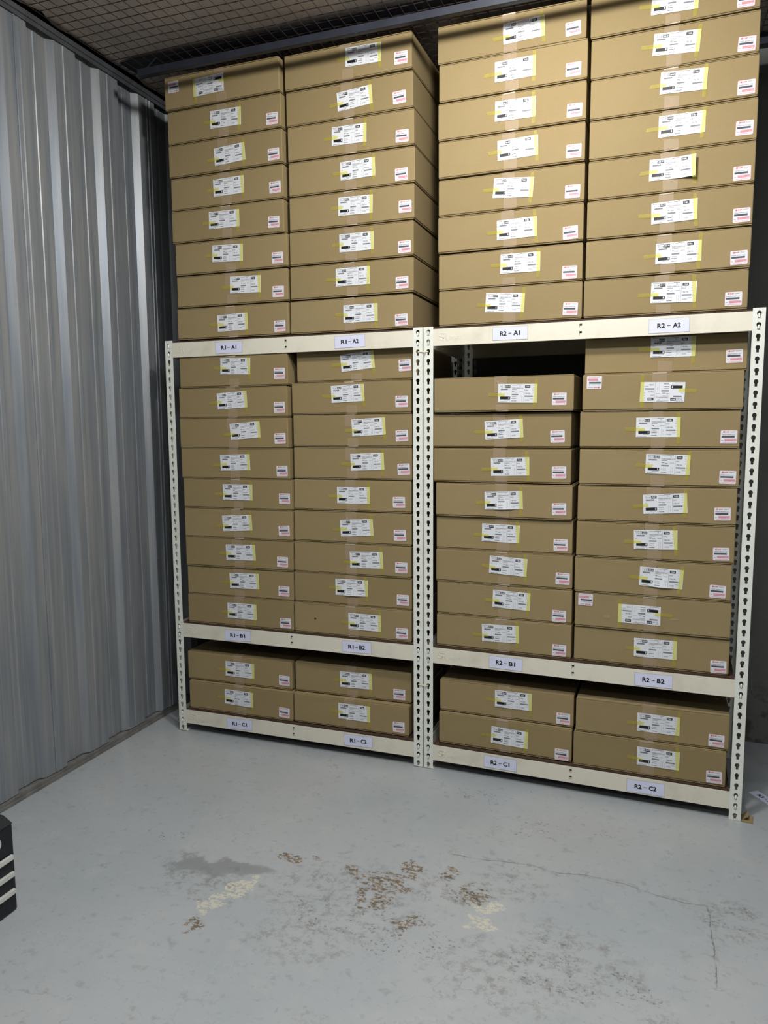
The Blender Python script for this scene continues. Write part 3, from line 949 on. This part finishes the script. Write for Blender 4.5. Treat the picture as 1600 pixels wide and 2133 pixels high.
def body_mesh(seed):
    rnd = random.Random(seed)
    bm = bmesh.new()
    nx, nz = 14, 5
    z0, z1 = 0.0036, BH - 0.0036
    b = 0.0028
    # front grid with slight dents, then the rest of the carton
    ph = rnd.uniform(0, 10)
    sag = rnd.uniform(0.0, 0.0016)
    def fy(u, v):
        d = 0.0012 * (0.5 + 0.5 * mnoise.noise(Vector((u * 3, v * 2, ph))))
        edge = min(u, 1 - u, v, 1 - v)
        return d * min(1, edge * 6)
    def fz(u, v):
        z = z0 + (z1 - z0) * v
        if v > 0.5:
            z -= sag * sin(pi * u) * (v - .5) * 2 * (0.5 + rnd_amp)
        return z
    rnd_amp = rnd.uniform(-0.4, 0.5)
    grid = []
    for j in range(nz + 1):
        row = []
        for i in range(nx + 1):
            u, v = i / nx, j / nz
            row.append(bm.verts.new((u * BW, fy(u, v), fz(u, v))))
        grid.append(row)
    for j in range(nz):
        for i in range(nx):
            bm.faces.new((grid[j][i], grid[j][i + 1], grid[j + 1][i + 1], grid[j + 1][i]))
    # sweep the outline back
    out = grid[0][:] + [grid[j][nx] for j in range(1, nz + 1)] + grid[nz][:-1][::-1] + [grid[j][0] for j in range(nz - 1, 0, -1)]
    back = [bm.verts.new((v.co.x, BD, v.co.z)) for v in out]
    n = len(out)
    for i in range(n):
        bm.faces.new((out[i], out[(i + 1) % n], back[(i + 1) % n], back[i]))
    bm.faces.new(back)
    bmesh.ops.recalc_face_normals(bm, faces=bm.faces)
    es = [e for e in bm.edges if len(e.link_faces) == 2 and e.calc_face_angle(0) > 0.9]
    bmesh.ops.bevel(bm, geom=es, offset=b, segments=3, profile=0.5, affect='EDGES', clamp_overlap=True)
    me = mesh_from(bm, 'carton_body', M['card'])
    return me
BODIES = [body_mesh(100 + i) for i in range(6)]

def flap_mesh(seed, top):
    """half of the lid, from the side edge (x=0) to the centre seam (x=BW/2)"""
    rnd = random.Random(seed)
    bm = bmesh.new()
    th = 0.0026
    nx = 10
    lift = rnd.uniform(0.0, 0.0012)
    a, c = [], []
    y0 = rnd.uniform(-0.0004, 0.0016)
    rows = []
    for i in range(nx + 1):
        u = i / nx
        x = 0.002 + (BW / 2 - 0.0030) * u
        z = lift * sin(pi * u) * 0.6 + rnd.uniform(-0.0001, 0.0001)
        zb = (-z if not top else z)
        rows.append([bm.verts.new((x, y0, zb)), bm.verts.new((x, y0, zb + th)),
                     bm.verts.new((x, BD - 0.002, zb * .3 + th)), bm.verts.new((x, BD - 0.002, zb * .3))])
    for p, q_ in zip(rows[:-1], rows[1:]):
        for k in range(4):
            bm.faces.new((p[k], p[(k + 1) % 4], q_[(k + 1) % 4], q_[k]))
    bm.faces.new(rows[0])
    bm.faces.new(rows[-1])
    return mesh_from(bm, 'lid_flap', M['card'])
TOPF = [flap_mesh(200 + i, True) for i in range(5)]
BOTF = [flap_mesh(300 + i, False) for i in range(5)]

def pack_tape_mesh(seed):
    """clear packing tape over the seam: down the front face from the top, and up from below"""
    rnd = random.Random(seed)
    hw = 0.0245
    bm = bmesh.new()
    sh = rnd.uniform(-0.010, 0.012)
    def strip(pts, xc, slant=0.0, hw=hw):
        prev = None
        n = len(pts)
        for i, (y, z) in enumerate(pts):
            s = slant if i == n - 1 else 0
            a = bm.verts.new((xc - hw, y, z + s))
            b = bm.verts.new((xc + hw, y, z - s))
            if prev:
                bm.faces.new((prev[0], prev[1], b, a))
            prev = (a, b)
    zt = BH + 0.0004
    strip([(0.30, zt), (0.004, zt), (0.0, BH - 0.001), (-0.0006, BH - 0.004), (-0.0007, BH - 0.03), (-0.0007, BH - rnd.uniform(.05, .07))],
          BW / 2 - 0.004, rnd.uniform(-.004, .004))
    strip([(0.05, -0.0004), (0.004, -0.0004), (-0.0001, 0.001), (-0.0007, 0.004), (-0.0007, 0.02), (-0.0007, rnd.uniform(.028, .042))],
          BW / 2 + 0.006 + sh * .4, rnd.uniform(-.004, .004))
    def sliver(xc, z0, z1):
        x0, x1 = xc - hw, xc + hw
        f = bm.faces.new([bm.verts.new((x0, -0.0012, z0)), bm.verts.new((x1, -0.0012, z0 + rnd.uniform(-.001, .001))),
                          bm.verts.new((x1 - rnd.uniform(0, .006), -0.0016, z1)), bm.verts.new((x0 + rnd.uniform(0, .01), -0.0016, z1 - rnd.uniform(0, .002)))])
        f.material_index = 1
    if seed % 2 == 0:
        sliver(BW / 2 + 0.006 + sh * .4, -0.0006, rnd.uniform(.002, .0045))
    if seed % 3 == 0:
        sliver(BW / 2 - 0.004, BH - rnd.uniform(.004, .006), BH)
    return mesh_from(bm, 'packing_tape', [M['ctape'], M['sliver']])
PTAPE = [pack_tape_mesh(400 + i) for i in range(6)]

LW, LH = 0.150, 0.071
def bow(kind):
    if kind == 'curl':          # right hand side has come unstuck
        return lambda x, z: -0.016 * max(0.0, (x + 0.01) / 0.085) ** 2
    if kind == 'bow':           # lower edge bulges
        return lambda x, z: -0.005 * max(0.0, 1 - (x / 0.045) ** 2) * max(0.0, (0.01 - z) / 0.045) ** 1.5
    return lambda x, z: 0.0

def apply_bow(bm, kind):
    f = bow(kind)
    for v in bm.verts:
        v.co.y += f(v.co.x, v.co.z)

def sheet_mesh(kind):
    bm = bmesh.new()
    nx, nz = (30, 8) if kind != 'flat' else (1, 1)
    for side, y in ((0, -0.0011), (1, -0.0008)):
        g = [[bm.verts.new((-LW / 2 + LW * i / nx, y, -LH / 2 + LH * j / nz)) for i in range(nx + 1)] for j in range(nz + 1)]
        for j in range(nz):
            for i in range(nx):
                bm.faces.new((g[j][i], g[j][i + 1], g[j + 1][i + 1], g[j + 1][i]))
    apply_bow(bm, kind)
    return mesh_from(bm, 'shipping_label', M['paper'])

INKS = [M['ink'], M['grey'], M['dgrey'], M['paper'], M['red'], M['pink']]
def print_mesh(kind, t1, t2):
    bm = bmesh.new()
    X = lambda u: -LW / 2 + LW * u
    Z = lambda v: LH / 2 - LH * v
    y = -0.0014
    def r(u0, u1, v0, v1, mi, yy=y):
        nn = 6 if kind != 'flat' and (u1 - u0) > .05 else 1
        for i in range(nn):
            a = u0 + (u1 - u0) * i / nn
            b = u0 + (u1 - u0) * (i + 1) / nn
            quad(bm, X(a), X(b), Z(v1), Z(v0), yy, mi)
    def t(s, u0, v1, hv, wu, mi, bold=0.0, yy=y, vertical=False):
        put_text(bm, s, X(u0), Z(v1), LH * hv, LW * wu, yy, mi, bold, vertical=vertical)
    def sm(u0, v1, hv, wu, mi, words=3):
        put_smudge(bm, X(u0), X(u0 + wu), Z(v1), Z(v1 - hv * .6), y, mi, int(u0 * 991 + v1 * 77), words)
    sm(.03, .075, .035, .16, 1)
    t(t1, .055, .21, .09, .12, 2, .01)
    r(.19, .315, .075, .215, 0)
    t(t2, .20, .19, .09, .105, 3, .02, y - .0002)
    r(.065, .25, .255, .325, 1)
    sm(.035, .46, .03, .05, 1)
    r(.055, .315, .68, .83, 0)
    t('1', .272, .80, .09, .02, 3, .03, y - .0002)
    sm(.16, .875, .03, .14, 1)
    sm(.04, .965, .035, .20, 1)
    sm(.36, .075, .03, .13, 1)
    sm(.49, .055, .035, .14, 2)
    t('T1', .545, .16, .08, .035, 1, .02)
    t('75820-60S60-LL5', .355, .265, .075, .29, 1, .015)
    sm(.355, .32, .04, .13, 1)
    sm(.36, .43, .05, .05, 2)
    sm(.43, .46, .05, .07, 1)
    sm(.55, .43, .03, .09, 1)
    r(.355, .525, .53, .60, 1)
    sm(.36, .70, .035, .11, 1)
    sm(.355, .79, .045, .12, 2)
    sm(.355, .92, .045, .12, 2)
    r(.575, .578, .60, .97, 1)
    r(.612, .618, .62, .74, 1)
    r(.612, .618, .80, .90, 1)
    r(.665, .6685, .03, .97, 2)
    r(.69, .825, .075, .215, 0)
    t('718A', .71, .19, .085, .095, 3, .02, y - .0002)
    t('DK0', .685, .37, .07, .075, 2)
    t('178/194', .69, .55, .075, .135, 1, .02)
    r(.685, .895, .62, .69, 1)
    t('13-023', .70, .90, .075, .10, 1, .02)
    sm(.82, .80, .03, .08, 1)
    for k in range(4):
        sm(.88, .10 + .12 * k, .03, .03, 1)
    r(.918, .930, .655, .685, 0)
    apply_bow(bm, kind)
    return mesh_from(bm, 'print', INKS)

VT = [('T1-14', 'JB-01'), ('T1-11', 'A2-01'), ('T1-00', 'AA-03')]
SHEETS = {k: sheet_mesh(k) for k in ('flat', 'bow', 'curl')}
PRINTS = {}
def get_print(kind, v):
    if (kind, v) not in PRINTS:
        PRINTS[(kind, v)] = print_mesh(kind, *VT[v])
    return PRINTS[(kind, v)]

def ytape_mesh(seed, kind, vertical, room_top=1.0, room_bottom=1.0):
    rnd = random.Random(seed)
    bm = bmesh.new()
    n = 12
    hw = 0.0062
    if vertical:
        lo = -LH / 2 - min(rnd.uniform(.017, .026), room_bottom)
        hi = LH / 2 + min(rnd.uniform(.014, .026), room_top)
        xc = LW / 2 - hw + rnd.uniform(-.001, .0005)
        tilt = rnd.uniform(-.004, .004)
        cut = rnd.uniform(-.003, .003)
        prev = None
        for i in range(n + 1):
            z = lo + (hi - lo) * i / n
            x = xc + tilt * (z / .05)
            c = abs(cut) * (1 if i == 0 else -1) * .5 if i in (0, n) else 0
            a = bm.verts.new((x - hw, -0.0018, z + c))
            b = bm.verts.new((x + hw, -0.0018, z))
            if prev:
                bm.faces.new((prev[0], prev[1], b, a))
            prev = (a, b)
    else:
        lo, hi = -LW / 2 - rnd.uniform(.030, .044), -LW / 2 + rnd.uniform(.018, .032)
        zc = LH / 2 - LH * rnd.uniform(.55, .66)
        tilt = rnd.uniform(-.09, .05)
        cut = rnd.uniform(-.003, .003)
        prev = None
        for i in range(n + 1):
            x = lo + (hi - lo) * i / n
            z = zc + tilt * (x + LW / 2)
            c = cut if i in (0, n) else 0
            a = bm.verts.new((x + c, -0.0018, z - hw))
            b = bm.verts.new((x - c, -0.0018, z + hw))
            if prev:
                bm.faces.new((prev[0], prev[1], b, a))
            prev = (a, b)
    apply_bow(bm, kind)
    if kind != 'flat' and vertical:
        for v in bm.verts:       # the tape ends are still stuck to the carton
            if abs(v.co.z) > LH / 2 + 0.006:
                v.co.y = -0.0018
    return mesh_from(bm, 'yellow_tape', M['ytape'])
SW, SH = 0.0545, 0.0470
def sticker_mesh():
    bm = bmesh.new()
    r = 0.0035
    pts = []
    for cx, cz, a0 in ((SW / 2 - r, SH / 2 - r, 0), (-SW / 2 + r, SH / 2 - r, 90), (-SW / 2 + r, -SH / 2 + r, 180), (SW / 2 - r, -SH / 2 + r, 270)):
        for k in range(4):
            a = radians(a0 + 30 * k)
            pts.append((cx + r * cos(a), cz + r * sin(a)))
    def slab(s, y, mi):
        f = [bm.verts.new((x * s, y, z * s)) for x, z in pts]
        b = [bm.verts.new((x * s, -0.0007, z * s)) for x, z in pts]
        ff = bm.faces.new(f)
        ff.material_index = mi
        for i in range(len(pts)):
            q_ = bm.faces.new((f[i], f[(i + 1) % len(pts)], b[(i + 1) % len(pts)], b[i]))
            q_.material_index = mi
    slab(1.0, -0.0010, 1)
    slab(0.955, -0.0012, 0)
    return mesh_from(bm, 'part_sticker', [M['paper'], M['pink']])
STICKER = sticker_mesh()

def sticker_print():
    bm = bmesh.new()
    X = lambda u: -SW / 2 + SW * u
    Z = lambda v: SH / 2 - SH * v
    y = -0.0014
    def r(u0, u1, v0, v1, mi, yy=y):
        quad(bm, X(u0), X(u1), Z(v1), Z(v0), yy, mi)
    def t(s, u0, v1, hv, wu, mi, bold=0.0, yy=y):
        put_text(bm, s, X(u0), Z(v1), SH * hv, SW * wu, yy, mi, bold)
    # red round badge with a pale S, then SGP
    ring = [bm.verts.new((X(.20) + .0032 * cos(2 * pi * k / 14), y, Z(.125) + .0032 * sin(2 * pi * k / 14))) for k in range(14)]
    f = bm.faces.new(ring)
    f.material_index = 4
    t('S', .18, .155, .06, .04, 3, .03, y - .0002)
    t('SGP', .28, .17, .09, .24, 4, .035)
    def sm(u0, v1, hv, wu, mi, words=3):
        put_smudge(bm, X(u0), X(u0 + wu), Z(v1), Z(v1 - hv * .7), y - .0001, mi, int(u0 * 991 + v1 * 77), words)
    sm(.57, .11, .03, .33, 1)
    sm(.57, .16, .03, .25, 1)
    t('75820-60S60-LL5', .07, .36, .075, .78, 2, .01)
    r(.07, .84, .41, .545, 2)
    r(.25, .95, .62, .82, 5)
    sm(.28, .71, .03, .62, 4, 5)
    sm(.28, .78, .03, .45, 4, 4)
    sm(.06, .77, .045, .12, 1)
    sm(.14, .92, .06, .76, 5, 5)
    return mesh_from(bm, 'print', INKS)
SPRINT = sticker_print()

ORD = ['topmost', 'second from top', 'third from top', 'fourth from top', 'fifth from top', 'sixth from top',
       'seventh from top', 'eighth from top', 'lowest']
SPECIAL = {('R2A2', 4): 'curl', ('R2B1', 3): 'bow', ('R2B2', 6): 'bow', ('R1B2', 7): 'bow'}
random.seed(12)
idx = 0
for key, rows in POSES.items():
    rk, lv, cc = key[1], key[2], key[3]
    loc, rz = RACKS[rk]
    ca, sa = cos(rz), sin(rz)
    n = len(rows)
    for i, (x, y, a, z, ww, l1x, l1z, l2x, l2z, sx, sz, flip) in enumerate(rows):
        wx = loc[0] + ca * x - sa * y
        wy = loc[1] + sa * x + ca * y
        pos = 'lowest' if i == n - 1 else ('topmost' if i == 0 else ORD[i])
        look = 'upside-down brown carton' if flip else 'brown cardboard carton'
        lab = '%s, %s in the stack above label R%s-%s%s' % (look, pos, rk, lv, cc)
        root = empty('cardboard_carton', (wx, wy, z), rz + a, lab, 'carton', 'cartons stacked on the racks')
        sc = ww / BW
        b = link('carton_body', random.choice(BODIES), root)
        sd = 0.93 if (key, i) in (('R1B2', 0), ('R2B2', 0)) else 1.0
        b.scale = (sc, sd, 1)
        zt = BH - 0.0034
        zb = -0.0002
        for mesh_list, zz_ in ((TOPF, zt), (BOTF, zb)):
            f1 = link('flap', random.choice(mesh_list), root, (0, 0, zz_))
            f1.scale = (sc, sd, 1)
            f2 = link('flap', random.choice(mesh_list), root, (ww, 0, zz_))
            f2.scale = (-sc, sd, 1)
        tp = link('packing_tape', random.choice(PTAPE), root, label='translucent brown packing tape')
        tp.scale = (sc, 1, 1)
        kind = SPECIAL.get((key, i), 'flat')
        cx, cz = (l1x + l2x) / 2, (l1z + l2z) / 2
        tilt = math.atan2(l2z - l1z, l2x - l1x)
        cx += sin(tilt) * LH / 2
        cz -= cos(tilt) * LH / 2
        ang = tilt + (pi if flip else 0)
        lb = link('shipping_label', SHEETS[kind], root, (cx, 0, cz), (0, -ang, 0), label='white printed shipping label')
        v = {'R1A1': 0, 'R2A2': 0}.get(key, None)
        v = (idx * 7 + i * i) % 3 if v is None else (0 if i > 3 else 2)
        link('print', get_print(kind, v), lb)
        tw = random.uniform(-.02, .02)
        # room between the label's right edge and the carton's top and bottom edges
        rt = BH - 0.004 - (cz + LH / 2 + (LW / 2) * sin(tilt) * (-1 if flip else 1)) - 0.003
        rb = (cz - LH / 2 + (LW / 2) * sin(tilt) * (-1 if flip else 1)) - 0.004 - 0.003
        if flip:
            rt, rb = rb, rt
        link('yellow_tape', ytape_mesh(500 + idx, kind, True, rt, rb), root, (cx, 0, cz), (0, -ang, 0), label='strip of yellow tape')
        link('yellow_tape', ytape_mesh(600 + idx, 'flat', False), root, (cx, 0, cz), (0, -ang, 0))
        sang = tilt * 0.6 + random.uniform(-.03, .03) + (pi if flip else 0)
        st = link('part_sticker', STICKER, root, (sx, 0, sz), (0, -sang, 0), label='small white and pink part sticker')
        link('print', SPRINT, st)
        if (key, i) == ('R1B2', 8):
            bm = bmesh.new()
            f = bm.faces.new([bm.verts.new((0.0995 + 0.0042 * cos(k_) * (1 + .25 * sin(3 * k_)), -0.0004, 0.066 + 0.0042 * sin(k_))) for k_ in [j * pi / 6 for j in range(12)]])
            link('puncture', mesh_from(bm, 'puncture', M['ink']), root, label='small dark puncture hole')
        if (key, i) == ('R2B2', 7):
            for ux, uz, hw_, hh_ in ((0.119, 0.046, 0.013, 0.006), (0.355, 0.056, 0.015, 0.004)):
                bm = bmesh.new()
                bm.faces.new([bm.verts.new((ux + a_ * hw_, -0.0006, uz + b_ * hh_)) for a_, b_ in ((-1, -.8), (-.2, -1), (.7, -.9), (1, .1), (.8, .8), (.1, .5), (-.7, 1))])
                link('tape_remnant', mesh_from(bm, 'tape_remnant', M['ctape']), root, label='torn patch of old tape')
        idx += 1

# ------------------------------------------------------------------ small things
def cable_tie(z, label):
    bm = bmesh.new()
    xa, xb = W - PW / 2 + 0.002, W + GAP + PW / 2 - 0.002
    pts = []
    for k in range(25):
        t = k / 24
        x = xa + (xb - xa) * t
        pts.append((x, -0.0022 - 0.0018 * sin(pi * t), 0.0008 * sin(pi * t * 2)))
    pts = [(xa - .001, 0.004, 0)] + pts + [(xb + .001, 0.004, 0)]
    back = [(xb + (xa - xb) * k / 8, 0.0065, 0) for k in range(9)]
    pts += back
    hw, th = 0.0018, 0.0008
    n = len(pts)
    rings = []
    for i, p in enumerate(pts):
        a = Vector(pts[(i + 1) % n]) - Vector(pts[i - 1])
        a.normalize()
        nrm = Vector((a.y, -a.x, 0)).normalized()
        c = Vector(p)
        rings.append([bm.verts.new(c + Vector((0, 0, hw)) + nrm * th), bm.verts.new(c + Vector((0, 0, -hw)) + nrm * th),
                      bm.verts.new(c + Vector((0, 0, -hw)) - nrm * th), bm.verts.new(c + Vector((0, 0, hw)) - nrm * th)])
    for i in range(n):
        p, q_ = rings[i], rings[(i + 1) % n]
        for k in range(4):
            bm.faces.new((p[k], p[(k + 1) % 4], q_[(k + 1) % 4], q_[k]))
    box(bm, xb - 0.012, xb - 0.006, -0.0065, -0.0020, -0.0028, 0.0028, bevel=0.0006)
    box(bm, xb - 0.0098, xb - 0.0082, -0.0125, -0.006, -0.0075, -0.0012, bevel=0.0004)
    o = link('cable_tie', mesh_from(bm, 'cable_tie', M['tie']), None, (0, 0, z))
    tag(o, label, 'cable tie', 'cable ties joining the racks')
cable_tie(H - 0.0215 - 2 * PITCH + 0.002, 'pale cable tie joining both middle posts just below the top beams')
cable_tie(H - 0.0215 - 38 * PITCH + 0.002, 'pale cable tie joining both middle posts just below the B beams')

# folded cardboard shim beside the right-hand foot of rack R2
def shim():
    root = empty('cardboard_shim', (2.440, -0.040, 0), TH, 'folded cardboard shim wedged at the right foot of rack R2', 'cardboard')
    bm = bmesh.new()
    vs_ = [(0.0015, 0.000), (0.038, -0.002), (0.044, 0.050), (0.0015, 0.055)]
    lo = [bm.verts.new((x, y, 0.0)) for x, y in vs_]
    hi = [bm.verts.new((x, y, 0.0035)) for x, y in vs_]
    bm.faces.new(lo)
    bm.faces.new(hi)
    for i in range(4):
        bm.faces.new((lo[i], lo[(i + 1) % 4], hi[(i + 1) % 4], hi[i]))
    link('base_sheet', mesh_from(bm, 'base_sheet', M['card']), root)
    bm = bmesh.new()
    pts = [(0.004, 0.012, 0.0036), (0.020, 0.008, 0.022), (0.022, 0.040, 0.027), (0.004, 0.050, 0.0036)]
    a = [bm.verts.new(p) for p in pts]
    b = [bm.verts.new((p[0] + 0.0035, p[1], p[2] - 0.002 if p[2] > .01 else p[2])) for p in pts]
    bm.faces.new(a)
    bm.faces.new(b)
    for i in range(4):
        bm.faces.new((a[i], a[(i + 1) % 4], b[(i + 1) % 4], b[i]))
    link('folded_flap', mesh_from(bm, 'folded_flap', M['card']), root)
shim()

# loose paper label lying on the floor
def loose_label():
    bm = bmesh.new()
    box(bm, -0.0675, 0.0675, -0.0006, 0.0, -0.022, 0.022)
    o = link('paper_label', mesh_from(bm, 'paper_label', M['plate']), None, (2.546, 0.170, 0.0004), (-pi / 2, 0, 0))
    o.rotation_euler = (Matrix.Rotation(radians(-55), 4, 'Z') @ Matrix.Rotation(-pi / 2, 4, 'X')).to_euler()
    tag(o, 'loose white paper label reading R3 lying on the floor right of the racks', 'label')
    link('lettering', plate_text('R3 – A1', y=-0.0012), o)
loose_label()

# black drawer unit cut by the left edge of the picture
def drawer_unit():
    root = empty('drawer_unit', (0.339, -1.302, 0), 0, 'black plastic drawer unit with pale handle bars standing on the floor at far left', 'drawer unit')
    hz = 0.272
    bm = bmesh.new()
    D, L = 0.30, 0.42
    box(bm, -D, 0.0, -L, 0.0, 0.0, hz, bevel=0.006)
    link('case', mesh_from(bm, 'case', M['black']), root)
    # lid sloping in from the rim
    bm = bmesh.new()
    lo = [bm.verts.new(p) for p in ((-D, -L, hz), (0, -L, hz), (0, 0, hz), (-D, 0, hz))]
    hi = [bm.verts.new(p) for p in ((-D + .02, -L + .02, hz + .027), (-.02, -L + .02, hz + .027), (-.02, -.012, hz + .027), (-D + .02, -.012, hz + .027))]
    bm.faces.new(lo)
    bm.faces.new(hi)
    for i in range(4):
        bm.faces.new((lo[i], lo[(i + 1) % 4], hi[(i + 1) % 4], hi[i]))
    link('lid', mesh_from(bm, 'lid', M['lid']), root, label='dark grey lid')
    for z0 in (0.008, 0.062, 0.115):
        bm = bmesh.new()
        # recessed looking drawer front: raised rim around a panel
        ya, yb = -L + 0.012, -0.012
        box(bm, 0.0, 0.003, ya, yb, z0, z0 + 0.050, bevel=0.001)
        d = link('drawer', mesh_from(bm, 'drawer', M['black']), root)
        bm = bmesh.new()
        box(bm, 0.003, 0.013, ya, yb - 0.002, z0 + 0.053, z0 + 0.068, bevel=0.0015)
        link('handle', mesh_from(bm, 'handle', M['silver']), d, label='pale metal handle bar')
    bm = bmesh.new()
    bmesh.ops.create_cone(bm, cap_ends=True, segments=28, radius1=0.024, radius2=0.022, depth=0.006)
    k = link('knob', mesh_from(bm, 'knob', M['silver']), root, (0.003, -0.071, 0.236), (0, pi / 2, 0), label='round pale emblem')
drawer_unit()
